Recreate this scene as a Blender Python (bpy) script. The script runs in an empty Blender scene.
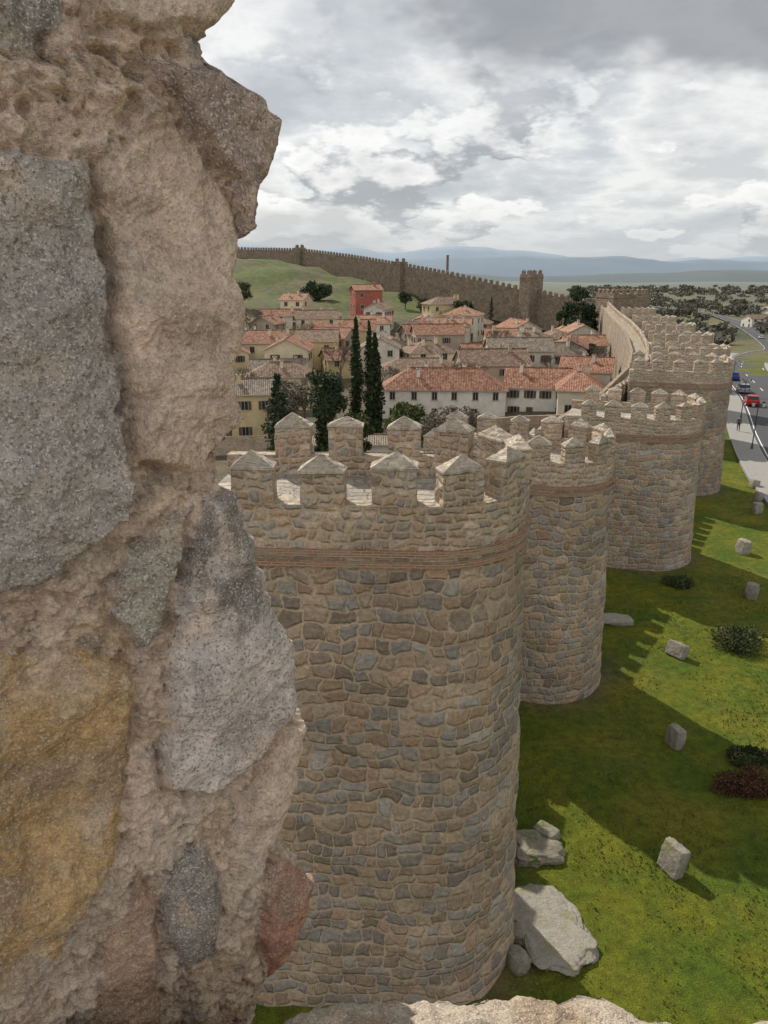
import bpy, math, random
import numpy as np
from mathutils import Vector
random.seed(7); rng=np.random.default_rng(7)
H=18.6
scn=bpy.context.scene
# ---------------------------------------------------------------- noise
def _h(ix,iy,iz,seed):
    n=(ix.astype(np.int64)*374761393+iy.astype(np.int64)*668265263+iz.astype(np.int64)*2147483647+seed*1274126177)&0xffffffff
    n=((n^(n>>13))*1274126177)&0xffffffff
    n=((n^(n>>16))*2246822519)&0xffffffff
    return ((n^(n>>15))&0xffff)/65535.0
def vn(x,y,z=0.0,seed=0):
    x=np.asarray(x,float);y=np.asarray(y,float);z=np.zeros_like(x)+z
    ix,iy,iz=np.floor(x),np.floor(y),np.floor(z)
    fx,fy,fz=x-ix,y-iy,z-iz
    fx=fx*fx*(3-2*fx);fy=fy*fy*(3-2*fy);fz=fz*fz*(3-2*fz)
    r=0
    for a in (0,1):
        for b in (0,1):
            for c in (0,1):
                w=(fx if a else 1-fx)*(fy if b else 1-fy)*(fz if c else 1-fz)
                r=r+w*_h(ix+a,iy+b,iz+c,seed)
    return r*2-1
def fbm(x,y,z=0.0,o=4,seed=0,g=.5):
    r=0;a=1;f=1;t=0
    for i in range(o):
        r=r+a*vn(x*f+i*17.3,y*f-i*9.1,np.asarray(z)*f,seed+i);t+=a;a*=g;f*=2.03
    return r/t
def ss(a,b,x):
    t=np.clip((x-a)/(b-a),0,1);return t*t*(3-2*t)
# ---------------------------------------------------------------- node helpers
def N(nt,t,props=None,ins=None):
    n=nt.nodes.new(t)
    for k,v in (props or {}).items(): setattr(n,k,v)
    for k,v in (ins or {}).items():
        s=n.inputs[k]
        if isinstance(v,bpy.types.NodeSocket): nt.links.new(v,s)
        else: s.default_value=v
    return n
def mixc(nt,f,a,b,blend='MIX'):
    def c(v): return v if isinstance(v,bpy.types.NodeSocket) else (tuple(v)+(1,))[:4]
    return N(nt,'ShaderNodeMix',{'data_type':'RGBA','blend_type':blend},{0:f,6:c(a),7:c(b)}).outputs[2]
def M(nt,op,a,b=0.0,clamp=False):
    return N(nt,'ShaderNodeMath',{'operation':op,'use_clamp':clamp},{0:a,1:b}).outputs[0]
def mrange(nt,v,a,b,c=0.0,d=1.0,smooth=False):
    return N(nt,'ShaderNodeMapRange',{'interpolation_type':'SMOOTHSTEP' if smooth else 'LINEAR'},{0:v,1:a,2:b,3:c,4:d}).outputs[0]
def ramp(nt,f,stops,interp='LINEAR'):
    r=N(nt,'ShaderNodeValToRGB',None,{0:f});cr=r.color_ramp;cr.interpolation=interp
    while len(cr.elements)<len(stops): cr.elements.new(.5)
    for e,(p,c) in zip(cr.elements,stops): e.position=p;e.color=(tuple(c)+(1,))[:4]
    return r.outputs[0]
def noise(nt,vec,scale,detail=4,rough=.55,out=0):
    return N(nt,'ShaderNodeTexNoise',None,{'Vector':vec,'Scale':scale,'Detail':detail,'Roughness':rough}).outputs[out]
def gray(nt,v): return N(nt,'ShaderNodeCombineColor',None,{0:v,1:v,2:v}).outputs[0]
def newmat(name,rough=.9):
    m=bpy.data.materials.new(name);m.use_nodes=True;nt=m.node_tree
    b=nt.nodes['Principled BSDF'];b.inputs['Roughness'].default_value=rough
    b.inputs['Specular IOR Level'].default_value=.2
    return m,nt,b
def geo(nt): return N(nt,'ShaderNodeNewGeometry').outputs['Position']
def bump(nt,b,h,dist=.02,strength=1.0):
    bn=N(nt,'ShaderNodeBump',None,{'Height':h,'Distance':dist,'Strength':strength})
    nt.links.new(bn.outputs[0],b.inputs['Normal'])
def simple(name,col,rough=.8,var=.25,scale=3.0,bmp=0.0,c2=None,metal=0):
    m,nt,b=newmat(name,rough);p=geo(nt)
    n=noise(nt,p,scale,4,.6)
    c2=c2 or tuple(x*(1-var) for x in col)
    c=mixc(nt,mrange(nt,n,.3,.7),c2,col)
    nt.links.new(c,b.inputs['Base Color']);b.inputs['Metallic'].default_value=metal
    if bmp: bump(nt,b,noise(nt,p,scale*6,4,.6),bmp)
    return m
def masonry(name,sw,sh,stones,mortar,jw=.035,dist=.05,irr=1.0,dark=1.0,hvar=.75):
    # coursed rubble: warped courses of varying height, each split into stones of random width
    m,nt,b=newmat(name,.92)
    uv=N(nt,'ShaderNodeUVMap').outputs[0]
    def warp(v,sc,amt,det=1):
        n=noise(nt,uv,sc,det,.5,1)
        d=N(nt,'ShaderNodeVectorMath',{'operation':'SUBTRACT'},{0:n,1:(.5,.5,.5)}).outputs[0]
        d=N(nt,'ShaderNodeVectorMath',{'operation':'SCALE'},{0:d,'Scale':amt}).outputs[0]
        return N(nt,'ShaderNodeVectorMath',{'operation':'ADD'},{0:v,1:d}).outputs[0]
    k=sh/.33
    v=warp(warp(warp(uv,.5,.35*irr,0),1.9/k,.34*k*irr,0),6.0/k,.11*k*irr,1)
    s=N(nt,'ShaderNodeSeparateXYZ',None,{0:v})
    hv=N(nt,'ShaderNodeTexNoise',{'noise_dimensions':'1D'},{'W':s.outputs[1],'Scale':.9/k,'Detail':0.0}).outputs[0]
    yy=M(nt,'ADD',M(nt,'DIVIDE',s.outputs[1],sh),M(nt,'MULTIPLY',hv,hvar))
    row=M(nt,'FLOOR',yy);fy=M(nt,'FRACT',yy)
    yd=M(nt,'MULTIPLY',M(nt,'MINIMUM',fy,M(nt,'SUBTRACT',1.0,fy)),sh)
    rr=N(nt,'ShaderNodeTexWhiteNoise',{'noise_dimensions':'1D'},{'W':row})
    wf=mrange(nt,rr.outputs[0],0,1,.8,1.45)
    W=M(nt,'ADD',M(nt,'MULTIPLY',M(nt,'DIVIDE',s.outputs[0],sw),wf),M(nt,'MULTIPLY',row,37.31))
    f=N(nt,'ShaderNodeTexVoronoi',{'voronoi_dimensions':'1D'},{'W':W,'Scale':1.0,'Randomness':.9})
    e=N(nt,'ShaderNodeTexVoronoi',{'voronoi_dimensions':'1D','feature':'DISTANCE_TO_EDGE'},{'W':W,'Scale':1.0,'Randomness':.9})
    xd=M(nt,'MULTIPLY',e.outputs['Distance'],sw)
    ed=N(nt,'ShaderNodeMath',{'operation':'SMOOTH_MIN'},{0:xd,1:yd,2:.08*k}).outputs[0]
    jn=noise(nt,uv,3.5/k,4,.65)
    ed=M(nt,'ADD',ed,M(nt,'MULTIPLY',M(nt,'SUBTRACT',jn,.52),.12*k))
    mask=mrange(nt,ed,jw*.2,jw*.8,0,1,True)
    sc=N(nt,'ShaderNodeSeparateColor',None,{0:f.outputs['Color']})
    kk=len(stones)
    st=ramp(nt,sc.outputs[0],[(i/kk,c) for i,c in enumerate(stones)],'CONSTANT')
    st=mixc(nt,1.0,st,gray(nt,mrange(nt,sc.outputs[1],0,1,.82,1.22)),'MULTIPLY')
    fn=noise(nt,uv,8,6,.75);st=mixc(nt,1.0,st,gray(nt,mrange(nt,fn,.25,.75,.5,1.5)),'MULTIPLY')
    mo=mixc(nt,mrange(nt,jn,.35,.65),tuple(x*.82 for x in mortar),mortar)
    mo=mixc(nt,1.0,mo,gray(nt,mrange(nt,fn,.25,.75,.75,1.25)),'MULTIPLY')
    c=mixc(nt,M(nt,'MULTIPLY',mask,.92),mo,st)
    ln=mrange(nt,noise(nt,uv,.3,4,.65),.3,.7,.76*dark,1.18*dark)
    tint=N(nt,'ShaderNodeCombineColor',None,{0:ln,1:M(nt,'MULTIPLY',ln,.975),2:M(nt,'MULTIPLY',ln,.94)}).outputs[0]
    c=mixc(nt,1.0,c,tint,'MULTIPLY')
    nt.links.new(c,b.inputs['Base Color'])
    hh=M(nt,'ADD',mrange(nt,ed,jw*.2,jw*2.2,0,1,True),M(nt,'MULTIPLY',fn,1.4))
    bump(nt,b,hh,dist)
    return m
ST=[(.31,.245,.185),(.38,.30,.22),(.26,.23,.20),(.42,.33,.24),(.30,.28,.26),(.39,.275,.195),(.25,.205,.165),(.34,.315,.285),(.36,.27,.19),(.28,.255,.235)]
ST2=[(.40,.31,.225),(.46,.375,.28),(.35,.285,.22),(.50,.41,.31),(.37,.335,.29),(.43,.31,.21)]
m_wall=masonry('rubble_masonry',.47,.34,ST,(.52,.41,.30),jw=.038)
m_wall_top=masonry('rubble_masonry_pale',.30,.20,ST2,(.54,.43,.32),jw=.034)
m_wall_far=masonry('rubble_masonry_far',.5,.37,[tuple(x*.88 for x in c) for c in ST],(.40,.32,.235),jw=.035)
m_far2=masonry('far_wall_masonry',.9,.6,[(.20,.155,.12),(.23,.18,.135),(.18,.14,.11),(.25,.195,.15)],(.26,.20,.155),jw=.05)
m_cap=masonry('capping_mortar',.3,.22,[(.44,.38,.31),(.38,.33,.28),(.49,.43,.35)],(.47,.41,.33),jw=.04)
m_floor=masonry('walkway_paving',.5,.4,[(.40,.36,.31),(.34,.31,.27),(.43,.39,.33)],(.33,.29,.25),jw=.03)
def brickmat():
    m,nt,b=newmat('brick_band',.9);uv=N(nt,'ShaderNodeUVMap').outputs[0]
    t=N(nt,'ShaderNodeTexBrick',None,{'Vector':uv,'Color1':(.34,.16,.09,1),'Color2':(.22,.115,.075,1),'Mortar':(.38,.30,.22,1),'Scale':1.0,'Mortar Size':.012,'Brick Width':.26,'Row Height':.06})
    c=mixc(nt,mrange(nt,noise(nt,uv,3,5),.45,.7),t.outputs[0],(.34,.26,.185))
    nt.links.new(c,b.inputs['Base Color']);bump(nt,b,M(nt,'ADD',M(nt,'SUBTRACT',1.0,t.outputs[1]),noise(nt,uv,20,4)),.02);return m
m_brick=brickmat()
# ---------------------------------------------------------------- mesh builder
class MB:
    def __init__(s): s.V=[];s.F=[];s.Mi=[];s.U=[];s.S=[]
    def face(s,pts,m=0,uv=None,smooth=False):
        i=len(s.V);s.V+= [tuple(p) for p in pts];s.F.append(tuple(range(i,i+len(pts))));s.Mi.append(m);s.S.append(smooth)
        s.U+= uv if uv else [(p[0]+p[1]*.7,p[2]) for p in pts]
    def grid(s,P,m=0,uv=None,smooth=True,flip=False):
        P=np.asarray(P);ny,nx=P.shape[:2];i0=len(s.V)
        s.V+= [tuple(p) for p in P.reshape(-1,3).tolist()]
        for j in range(ny-1):
            mm=m[j] if isinstance(m,(list,tuple)) else m
            for i in range(nx-1):
                q=[(j,i),(j,i+1),(j+1,i+1),(j+1,i)]
                if flip:q=q[::-1]
                s.F.append(tuple(i0+a*nx+b for a,b in q));s.Mi.append(mm);s.S.append(smooth)
                s.U+= [tuple(uv[a][b]) if uv is not None else (P[a][b][0],P[a][b][1]) for a,b in q]
    def box(s,c,sz,rot=0,m=0,tz=0,taper=1.0):
        cx,cy,cz=c;w,d,h=[v/2 for v in sz];ca,sa=math.cos(rot),math.sin(rot)
        def T(x,y,z):
            k=taper if z>0 else 1
            x*=k;y*=k
            return (cx+x*ca-y*sa,cy+x*sa+y*ca,cz+z)
        o=random.random()*5
        for ax in ((-w,-d,w,-d),(w,-d,w,d),(w,d,-w,d),(-w,d,-w,-d)):
            x0,y0,x1,y1=ax;L=math.hypot(x1-x0,y1-y0)
            s.face([T(x0,y0,-h),T(x1,y1,-h),T(x1,y1,h),T(x0,y0,h)],m,[(o,cz-h),(o+L,cz-h),(o+L,cz+h),(o,cz+h)])
        s.face([T(-w,-d,h),T(w,-d,h),T(w,d,h),T(-w,d,h)],m,[(0,0),(2*w,0),(2*w,2*d),(0,2*d)])
        s.face([T(-w,d,-h),T(w,d,-h),T(w,-d,-h),T(-w,-d,-h)],m,[(0,0),(2*w,0),(2*w,2*d),(0,2*d)])
    def tube(s,p0,p1,r0,r1,n=8,m=0,cap=True):
        p0=Vector(p0);p1=Vector(p1);d=(p1-p0).normalized()
        a=d.orthogonal().normalized();b=d.cross(a)
        A=[p0+(a*math.cos(t)+b*math.sin(t))*r0 for t in [2*math.pi*i/n for i in range(n)]]
        B=[p1+(a*math.cos(t)+b*math.sin(t))*r1 for t in [2*math.pi*i/n for i in range(n)]]
        for i in range(n):
            j=(i+1)%n;s.face([A[i],A[j],B[j],B[i]],m,None,True)
        if cap: s.face(A[::-1],m);s.face(B,m)
    def build(s,name,mats,parent=None,merge=0):
        me=bpy.data.meshes.new(name);me.from_pydata(s.V,[],s.F)
        for mt in mats: me.materials.append(mt)
        me.polygons.foreach_set('material_index',s.Mi);me.polygons.foreach_set('use_smooth',s.S)
        ul=me.uv_layers.new(name='UVMap');ul.data.foreach_set('uv',np.array(s.U,dtype=np.float32).ravel())
        me.update();o=bpy.data.objects.new(name,me);scn.collection.objects.link(o)
        if parent:o.parent=parent
        return o
# ---------------------------------------------------------------- wall layout (cap centres, radius, outward axis, merlon top)
def unit(x,y):
    l=math.hypot(x,y);return (x/l,y/l)
TW=[((1.02,17.25),2.45,unit(.995,-.06),5.4,15.0),
    ((7.5,32.1),2.65,unit(.95,-.3),5.5,12.2),
    ((17.5,48.3),3.3,unit(.95,-.3),5.2,11.0),
    ((27.0,65.5),3.25,unit(.95,-.3),5.2,11.7),
    ((35.6,85),3.2,unit(.95,-.3),5.2,10.9),
    ((42.3,105),3.2,unit(.97,-.22),5.2,10.7),
    ((49,128),3.2,unit(.97,-.22),5.2,10.5),
    ((56,155),3.2,unit(.97,-.22),5.2,10.2),
    ((64,190),3.3,unit(.97,-.22),5.2,10.2)]
nodes=[(-8.5,-14.0)]+[(c[0]-a[0]*L,c[1]-a[1]*L) for c,R,a,L,t in TW]+[(72,246)]
NX=np.array([n[0] for n in nodes]);NY=np.array([n[1] for n in nodes])
FW=[(76,256,10.6,-2),(70,262,10,-2),(54,285,13,0),(26,310,19,5.5),(7,335,22.6,10),(-16,370,26.7,16),(-44,410,30.5,22),(-77,450,32,25),(-120,480,34,27),(-190,500,36,28)]
fx_=np.array([f[0] for f in FW][::-1],float);fy_=np.array([f[1] for f in FW][::-1],float)
CP=np.array([(-40,40,-6),(0,60,-6),(-30,90,-6),(10,100,-6),(-60,120,-6),(0,130,-6),(40,130,-5),(-60,180,-2),(0,180,-2.5),(40,180,-3),(0,220,0),(50,220,-2),(-40,220,2),
 (0,270,3.5),(50,260,-1.5),(-30,290,8),(-60,300,10),(-75,330,17),(-45,350,20.5),(-20,335,14),(-60,370,24),(-100,400,27),(-150,300,8),(-150,200,-2),(-150,450,28)]+[(f[0],f[1],f[3]) for f in FW],float)
def hplain(x,y):
    h=-10*ss(130,320,y)-16*ss(320,1100,y)
    far=ss(600,1800,np.hypot(x,y))
    return h+far*6*fbm(x/500,y/500,0,3,5)+.12*fbm(x/9,y/9,0,3,3)*ss(8,20,np.abs(x)+0*y)
def hin(x,y):
    r=0;w=0
    for cx,cy,cz in CP:
        k=1/((x-cx)**2+(y-cy)**2+60)**1.9
        r=r+k*cz;w=w+k
    return r/w+.8*fbm(x/22,y/22,0,3,9)+1.2*ss(270,300,y)*fbm(x/9,y/9,0,4,19)
def hgt(x,y):
    x=np.asarray(x,float);y=np.asarray(y,float)
    wx=np.interp(y,NY,NX)
    wx=np.where(y>246,np.interp(y,[246,270,400,900],[75,85,40,-60]),wx)
    m=ss(.4,2.4,(wx-x))
    m=np.where(y>246,ss(0,60,wx-x),m)
    yf=np.interp(x,fx_,fy_)
    fade=1-ss(6,160,y-yf)
    return hplain(x,y)*(1-m*fade)+hin(x,y)*m*fade
def axis(segs):
    r=[]
    for a,b,s in segs: r+=list(np.arange(a,b,s))
    return np.array(r+[segs[-1][1]],float)
xs=axis([(-9000,-1500,500),(-1500,-300,60),(-300,-100,8),(-100,-8,3),(-8,60,1.0),(60,110,2.5),(110,400,8),(400,1500,50),(1500,9000,500)])
ys=axis([(-300,-20,20),(-20,75,1.0),(75,260,2.5),(260,560,6),(560,1500,30),(1500,9000,300)])
X,Y=np.meshgrid(xs,ys);Z=hgt(X,Y)
P=np.stack([X,Y,Z],-1)
me=bpy.data.meshes.new('ground')
ny,nx=X.shape;idx=np.arange(ny*nx).reshape(ny,nx)
F=np.stack([idx[:-1,:-1],idx[:-1,1:],idx[1:,1:],idx[1:,:-1]],-1).reshape(-1,4)
me.from_pydata(P.reshape(-1,3).tolist(),[],F.tolist())
me.polygons.foreach_set('use_smooth',[True]*len(F))
wx=np.interp(Y,NY,NX)
D=np.hypot(X,Y)
col=np.zeros((ny,nx,4));col[...,3]=1
g=np.array([.112,.130,.012]);col[...,:3]=g
n1=fbm(X/40,Y/40,0,4,21)
bare=ss(.05,.4,fbm(X/3.2,Y/3.2,0,4,55))[...,None]*.5
col[...,:3]=col[...,:3]*(1-bare)+np.array([.17,.155,.025])*bare
town=np.array([.13,.105,.075]);hillg=np.array([.085,.10,.03])
yf=np.interp(X,fx_,fy_)
ins=(X<wx-1)&(Y<yf+40)
t=ss(235,300,Y)
rocky=ss(.0,.3,fbm(X/7,Y/7,0,4,44))[...,None]*.75
hc=hillg*(1-rocky)+np.array([.13,.105,.07])*rocky
cin=town*(1-t[...,None])+hc*t[...,None]
col[...,:3]=np.where(ins[...,None],cin,col[...,:3])
# worn earth at the foot of the nearest towers
for (c_,R_,a_,L_,t_) in TW[:4]:
    dd=np.hypot(X-c_[0],Y-c_[1])-R_-.35
    k_=(1-ss(.1,1.1,dd+.5*fbm(X/.9,Y/.9,0,3,66)))[...,None]*.8
    col[...,:3]=col[...,:3]*(1-k_)+np.array([.13,.105,.06])*k_
pl=ss(110,260,D)[...,None]*(~ins)[...,None]
brown=np.array([.115,.105,.06])+np.array([.07,.05,.02])*fbm(X/90,Y/50,0,4,33)[...,None]
col[...,:3]=col[...,:3]*(1-pl)+brown*pl
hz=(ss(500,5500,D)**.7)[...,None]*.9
col[...,:3]=col[...,:3]*(1-hz)+np.array([.19,.22,.245])*hz  # aerial haze painted into the ground colour, growing with distance
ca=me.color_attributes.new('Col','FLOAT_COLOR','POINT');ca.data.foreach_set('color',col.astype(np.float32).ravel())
gm,nt,b=newmat('ground_grass',.95);p=geo(nt)
at=N(nt,'ShaderNodeVertexColor',{'layer_name':'Col'}).outputs[0]
n_a=noise(nt,p,.35,4,.6);n_b=noise(nt,p,2.5,6,.75);n_c=noise(nt,p,18,3,.75)
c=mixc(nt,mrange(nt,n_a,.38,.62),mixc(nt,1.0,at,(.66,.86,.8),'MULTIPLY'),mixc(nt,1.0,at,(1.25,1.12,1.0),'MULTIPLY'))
vv=M(nt,'MULTIPLY',mrange(nt,n_b,.25,.75,.45,1.55),mrange(nt,n_c,.25,.75,.5,1.5))
c=mixc(nt,1.0,c,gray(nt,vv),'MULTIPLY')
nt.links.new(c,b.inputs['Base Color']);bump(nt,b,M(nt,'ADD',n_b,M(nt,'MULTIPLY',n_c,.6)),.15)
me.materials.append(gm);go=bpy.data.objects.new('ground',me);scn.collection.objects.link(go)
# ---------------------------------------------------------------- tower
def merlon(mb,A,B,n,t,z0,zs,zt,uo,mi,mc,j=.022):
    def R(): return random.uniform(-j,j)
    out=[A,B];inn=[(B[0]-n[0]*t,B[1]-n[1]*t),(A[0]-n[0]*t,A[1]-n[1]*t)]
    base=out+inn;rows=[]
    lv=[z0,z0+(zs-z0)*.33,z0+(zs-z0)*.66,zs]
    L=math.hypot(B[0]-A[0],B[1]-A[1]);us=[0,L,L+t,2*L+t,2*L+2*t]
    cx=sum(p[0] for p in base)/4;cy=sum(p[1] for p in base)/4
    jz=random.uniform(-.06,.06)
    for k,z in enumerate(lv):
        rows.append([(p[0]+R()*(k>0),p[1]+R()*(k>0),z+(R()*.5+jz if k==3 else 0)) for p in base])
    for k in range(3):
        for i in range(4):
            q=(i+1)%4
            mb.face([rows[k][i],rows[k][q],rows[k+1][q],rows[k+1][i]],mi,[(uo+us[i],lv[k]),(uo+us[i+1],lv[k]),(uo+us[i+1],lv[k+1]),(uo+us[i],lv[k+1])])
    ov=1.06
    e=[(cx+(p[0]-cx)*ov+R()*.8,cy+(p[1]-cy)*ov+R()*.8,p[2]+.012+R()*.4) for p in rows[3]]
    e2=[(p[0],p[1],p[2]+.05) for p in e]
    mb.face(e[::-1],mc)
    for i in range(4):
        q=(i+1)%4;mb.face([e[i],e[q],e2[q],e2[i]],mc,[(uo+us[i],zs),(uo+us[i+1],zs),(uo+us[i+1],zs+.06),(uo+us[i],zs+.06)])
    ap=(cx+R()*2,cy+R()*2,zt+R()*3)
    for i in range(4):
        q=(i+1)%4;mb.face([e2[i],e2[q],ap],mc,[(uo+us[i],zs),(uo+us[i+1],zs),(uo+(us[i]+us[i+1])/2,zs+.6)])
def tower(c,R,a,L,top,mats,detail=.3,pitch=1.5,mw=.95,name='fortified_tower',z0=-1.0,k=1.0):
    s=(a[1],-a[0]);tot=2*L+math.pi*R
    def PN(d):
        if d<L: return (c[0]-a[0]*(L-d)+s[0]*R,c[1]-a[1]*(L-d)+s[1]*R),s
        if d<L+math.pi*R:
            t=(d-L)/R;n=(s[0]*math.cos(t)+a[0]*math.sin(t),s[1]*math.cos(t)+a[1]*math.sin(t))
            return (c[0]+n[0]*R,c[1]+n[1]*R),n
        d2=d-L-math.pi*R
        return (c[0]-s[0]*R-a[0]*d2,c[1]-s[1]*R-a[1]*d2),(-s[0],-s[1])
    zp=top-1.1*k; zb=zp-1.2*k; zf=zp-.55
    mb=MB();nd=int(tot/detail)+1;ds=np.linspace(0,tot,nd)
    pts=np.array([PN(d)[0] for d in ds]);nn=np.array([PN(d)[1] for d in ds])
    def strip(zs,off,m,jit=0,smooth=True,seed=0):
        rows=[];uv=[]
        for z,o in zip(zs,off):
            j=jit*fbm(ds/.5,np.full(nd,z/.35),0,3,11+seed)
            rows.append(np.column_stack([pts+nn*(o+j)[:,None],np.full(nd,z)]));uv.append([(d+seed*3.1,z) for d in ds])
        mb.grid(rows,m,uv,smooth)
    nz=max(3,int((zb-z0)/detail));zs=np.linspace(z0,zb-.2,nz)
    bat=[.38*(1-(z-z0)/(zb-z0))**1.3 for z in zs]
    strip(zs,bat,0,.09,seed=int(c[0])+2)
    def band(za,zc,o):
        strip([za,za],[0,o],2);strip([za,zc],[o,o],2,.03,smooth=False);strip([zc,zc],[o,-.02],2)
    band(zb-.2,zb-.04,.06);strip([zb-.04,zb+.07],[.012,.012],1,0);band(zb+.07,zb+.22,.09)
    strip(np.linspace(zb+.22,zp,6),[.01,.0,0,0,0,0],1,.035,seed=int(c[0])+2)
    T=.5
    rows=[];uv=[]
    for o in (0,-T):
        rows.append(np.column_stack([pts+nn*o,np.full(nd,zp-.03*(o==0))]));uv.append([(d,o) for d in ds])
    mb.grid(rows,3,uv,False)
    strip([zp,zf],[-T,-T],1,0,False)
    hN=nd//2
    for i in range(hN):
        j=nd-1-i
        if j-1<=i:break
        q=[pts[i]-nn[i]*T,pts[i+1]-nn[i+1]*T,pts[j-1]-nn[j-1]*T,pts[j]-nn[j]*T]
        mb.face([(v[0],v[1],zf) for v in q],4,[(v[0],v[1]) for v in q])
    n_=int((tot/2-.3)/pitch)
    for kx in range(-n_,n_+1):
        dc=tot/2+kx*pitch+random.uniform(-.05,.05);w=mw*random.uniform(.9,1.08)
        if dc-w/2<0 or dc+w/2>tot: continue
        A,_=PN(dc-w/2);B,_=PN(dc+w/2);_,n=PN(dc)
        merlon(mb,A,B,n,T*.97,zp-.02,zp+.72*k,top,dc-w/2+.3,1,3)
    p0=pts[0];p1=pts[-1]
    mb.face([(p1[0],p1[1],z0),(p0[0],p0[1],z0),(p0[0],p0[1],zf),(p1[0],p1[1],zf)],0)
    return mb.build(name,mats)
MT=[m_wall,m_wall_top,m_brick,m_cap,m_floor]
MTf=[m_wall_far,m_wall_top,m_brick,m_cap,m_floor]
for i,(c,R,a,L,t) in enumerate(TW):
    tower(c,R,a,L,t,MT if i<3 else MTf,detail=[.12,.25,.3,.4][min(i,3)],pitch=1.5 if i<3 else 1.6,mw=.95)
# ---------------------------------------------------------------- curtain walls
def curtain(pts,tops,bots,mats,thick=2.4,name='curtain_wall',pitch=1.5,mw=.95,inner=-9,mh=1.1):
    mb=MB();u0=0
    for i in range(len(pts)-1):
        A=np.array(pts[i],float);B=np.array(pts[i+1],float);L=np.linalg.norm(B-A);d=(B-A)/L;n=np.array([d[1],-d[0]])
        ta,tb_=tops[i],tops[i+1];ba,bb=bots[i],bots[i+1]
        N_=max(2,int(L/1.0));ts=np.linspace(0,1,N_)
        def row(o,fz):
            return np.array([[*(A+(B-A)*t+n*o),fz(t)] for t in ts])
        top=lambda t:ta+(tb_-ta)*t
        bot=lambda t:ba+(bb-ba)*t
        zp=lambda t:top(t)-mh
        def st(ra,rb,m): mb.grid([ra,rb],m,[[(u0+t*L,ra[k][2]+0*k) for k,t in enumerate(ts)],[(u0+t*L,rb[k][2]) for k,t in enumerate(ts)]],False)
        st(row(.15,bot),row(0,lambda t:zp(t)-.9),0)
        st(row(0,lambda t:zp(t)-.9),row(0,zp),1)
        r1=row(0,zp);r2=row(-.5,zp);mb.grid([r1,r2],3,[[(u0+t*L,0) for t in ts],[(u0+t*L,.5) for t in ts]],False)
        st(row(-.5,zp),row(-.5,lambda t:zp(t)-.9),1)
        r1=row(-.5,lambda t:zp(t)-.9);r2=row(-thick+.35,lambda t:zp(t)-.9);mb.grid([r1,r2],4,[[(u0+t*L,0) for t in ts],[(u0+t*L,2) for t in ts]],False)
        st(row(-thick+.35,lambda t:zp(t)-.9),row(-thick+.35,lambda t:zp(t)-.2),0)
        r1=row(-thick+.35,lambda t:zp(t)-.2);r2=row(-thick,lambda t:zp(t)-.2);mb.grid([r1,r2],0,[[(u0+t*L,0) for t in ts],[(u0+t*L,.4) for t in ts]],False)
        st(row(-thick,lambda t:zp(t)-.2),row(-thick,lambda t:bot(t)+inner),0)
        k=int(L/pitch)
        for q in range(k):
            dc=(q+.5)*L/k;w=mw*random.uniform(.93,1.06)
            a_=A+d*(dc-w/2);b_=A+d*(dc+w/2);t=dc/L
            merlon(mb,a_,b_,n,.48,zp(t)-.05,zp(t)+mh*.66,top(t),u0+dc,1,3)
        u0+=L
    return mb.build(name,mats)
ctop=[(9.3,9.3),(9.6,9.3),(9.2,9.4),(9.4,9.4),(9.3,9.3),(9.3,9.2),(9.2,9.2),(9.2,9.2),(9.2,9.6),(9.3,9.6)]
for i in range(1,len(nodes)-1):
    curtain([nodes[i],nodes[i+1]],list(ctop[i-1]),[-1,-1],MT if i<3 else MTf,name='curtain_wall')
fp=[(f[0],f[1]) for f in FW]
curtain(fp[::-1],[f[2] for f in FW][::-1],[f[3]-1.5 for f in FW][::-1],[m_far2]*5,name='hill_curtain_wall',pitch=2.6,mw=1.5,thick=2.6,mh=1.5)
def sq_tower(x,y,w,d,z0,z1,rot,name,mats=None,mh=1.6,pitch=2.3,mw=1.3):
    mb=MB();mb.box((x,y,(z0+z1-mh)/2),(w,d,z1-mh-z0),rot,0)
    ca,sa=math.cos(rot),math.sin(rot)
    mb.box((x,y,z1-mh-1.2),(w+.25,d+.25,.25),rot,1)
    for sx,sy,ll,nx_,ny_ in ((0,-1,w,0,-1),(0,1,w,0,1),(1,0,d,1,0),(-1,0,d,-1,0)):
        k=int(ll/pitch)
        for q in range(k):
            o=-ll/2+(q+.5)*ll/k
            px,py=(o,sy*d/2) if sy else (sx*w/2,o)
            tx,ty=(1,0) if sy else (0,1)
            f=lambda X_,Y_:(x+X_*ca-Y_*sa,y+X_*sa+Y_*ca)
            A=f(px-tx*mw/2,py-ty*mw/2);B=f(px+tx*mw/2,py+ty*mw/2)
            n=(nx_*ca-ny_*sa,nx_*sa+ny_*ca)
            merlon(mb,A,B,n,.6,z1-mh-.01,z1-mh*.35,z1,0,0,1)
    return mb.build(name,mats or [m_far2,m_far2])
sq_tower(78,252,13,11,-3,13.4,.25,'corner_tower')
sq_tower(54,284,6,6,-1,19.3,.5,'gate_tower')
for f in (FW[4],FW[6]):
    sq_tower(f[0],f[1],4.5,4.5,f[3]-2,f[2]+1.6,.7,'hill_wall_tower')
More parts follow.
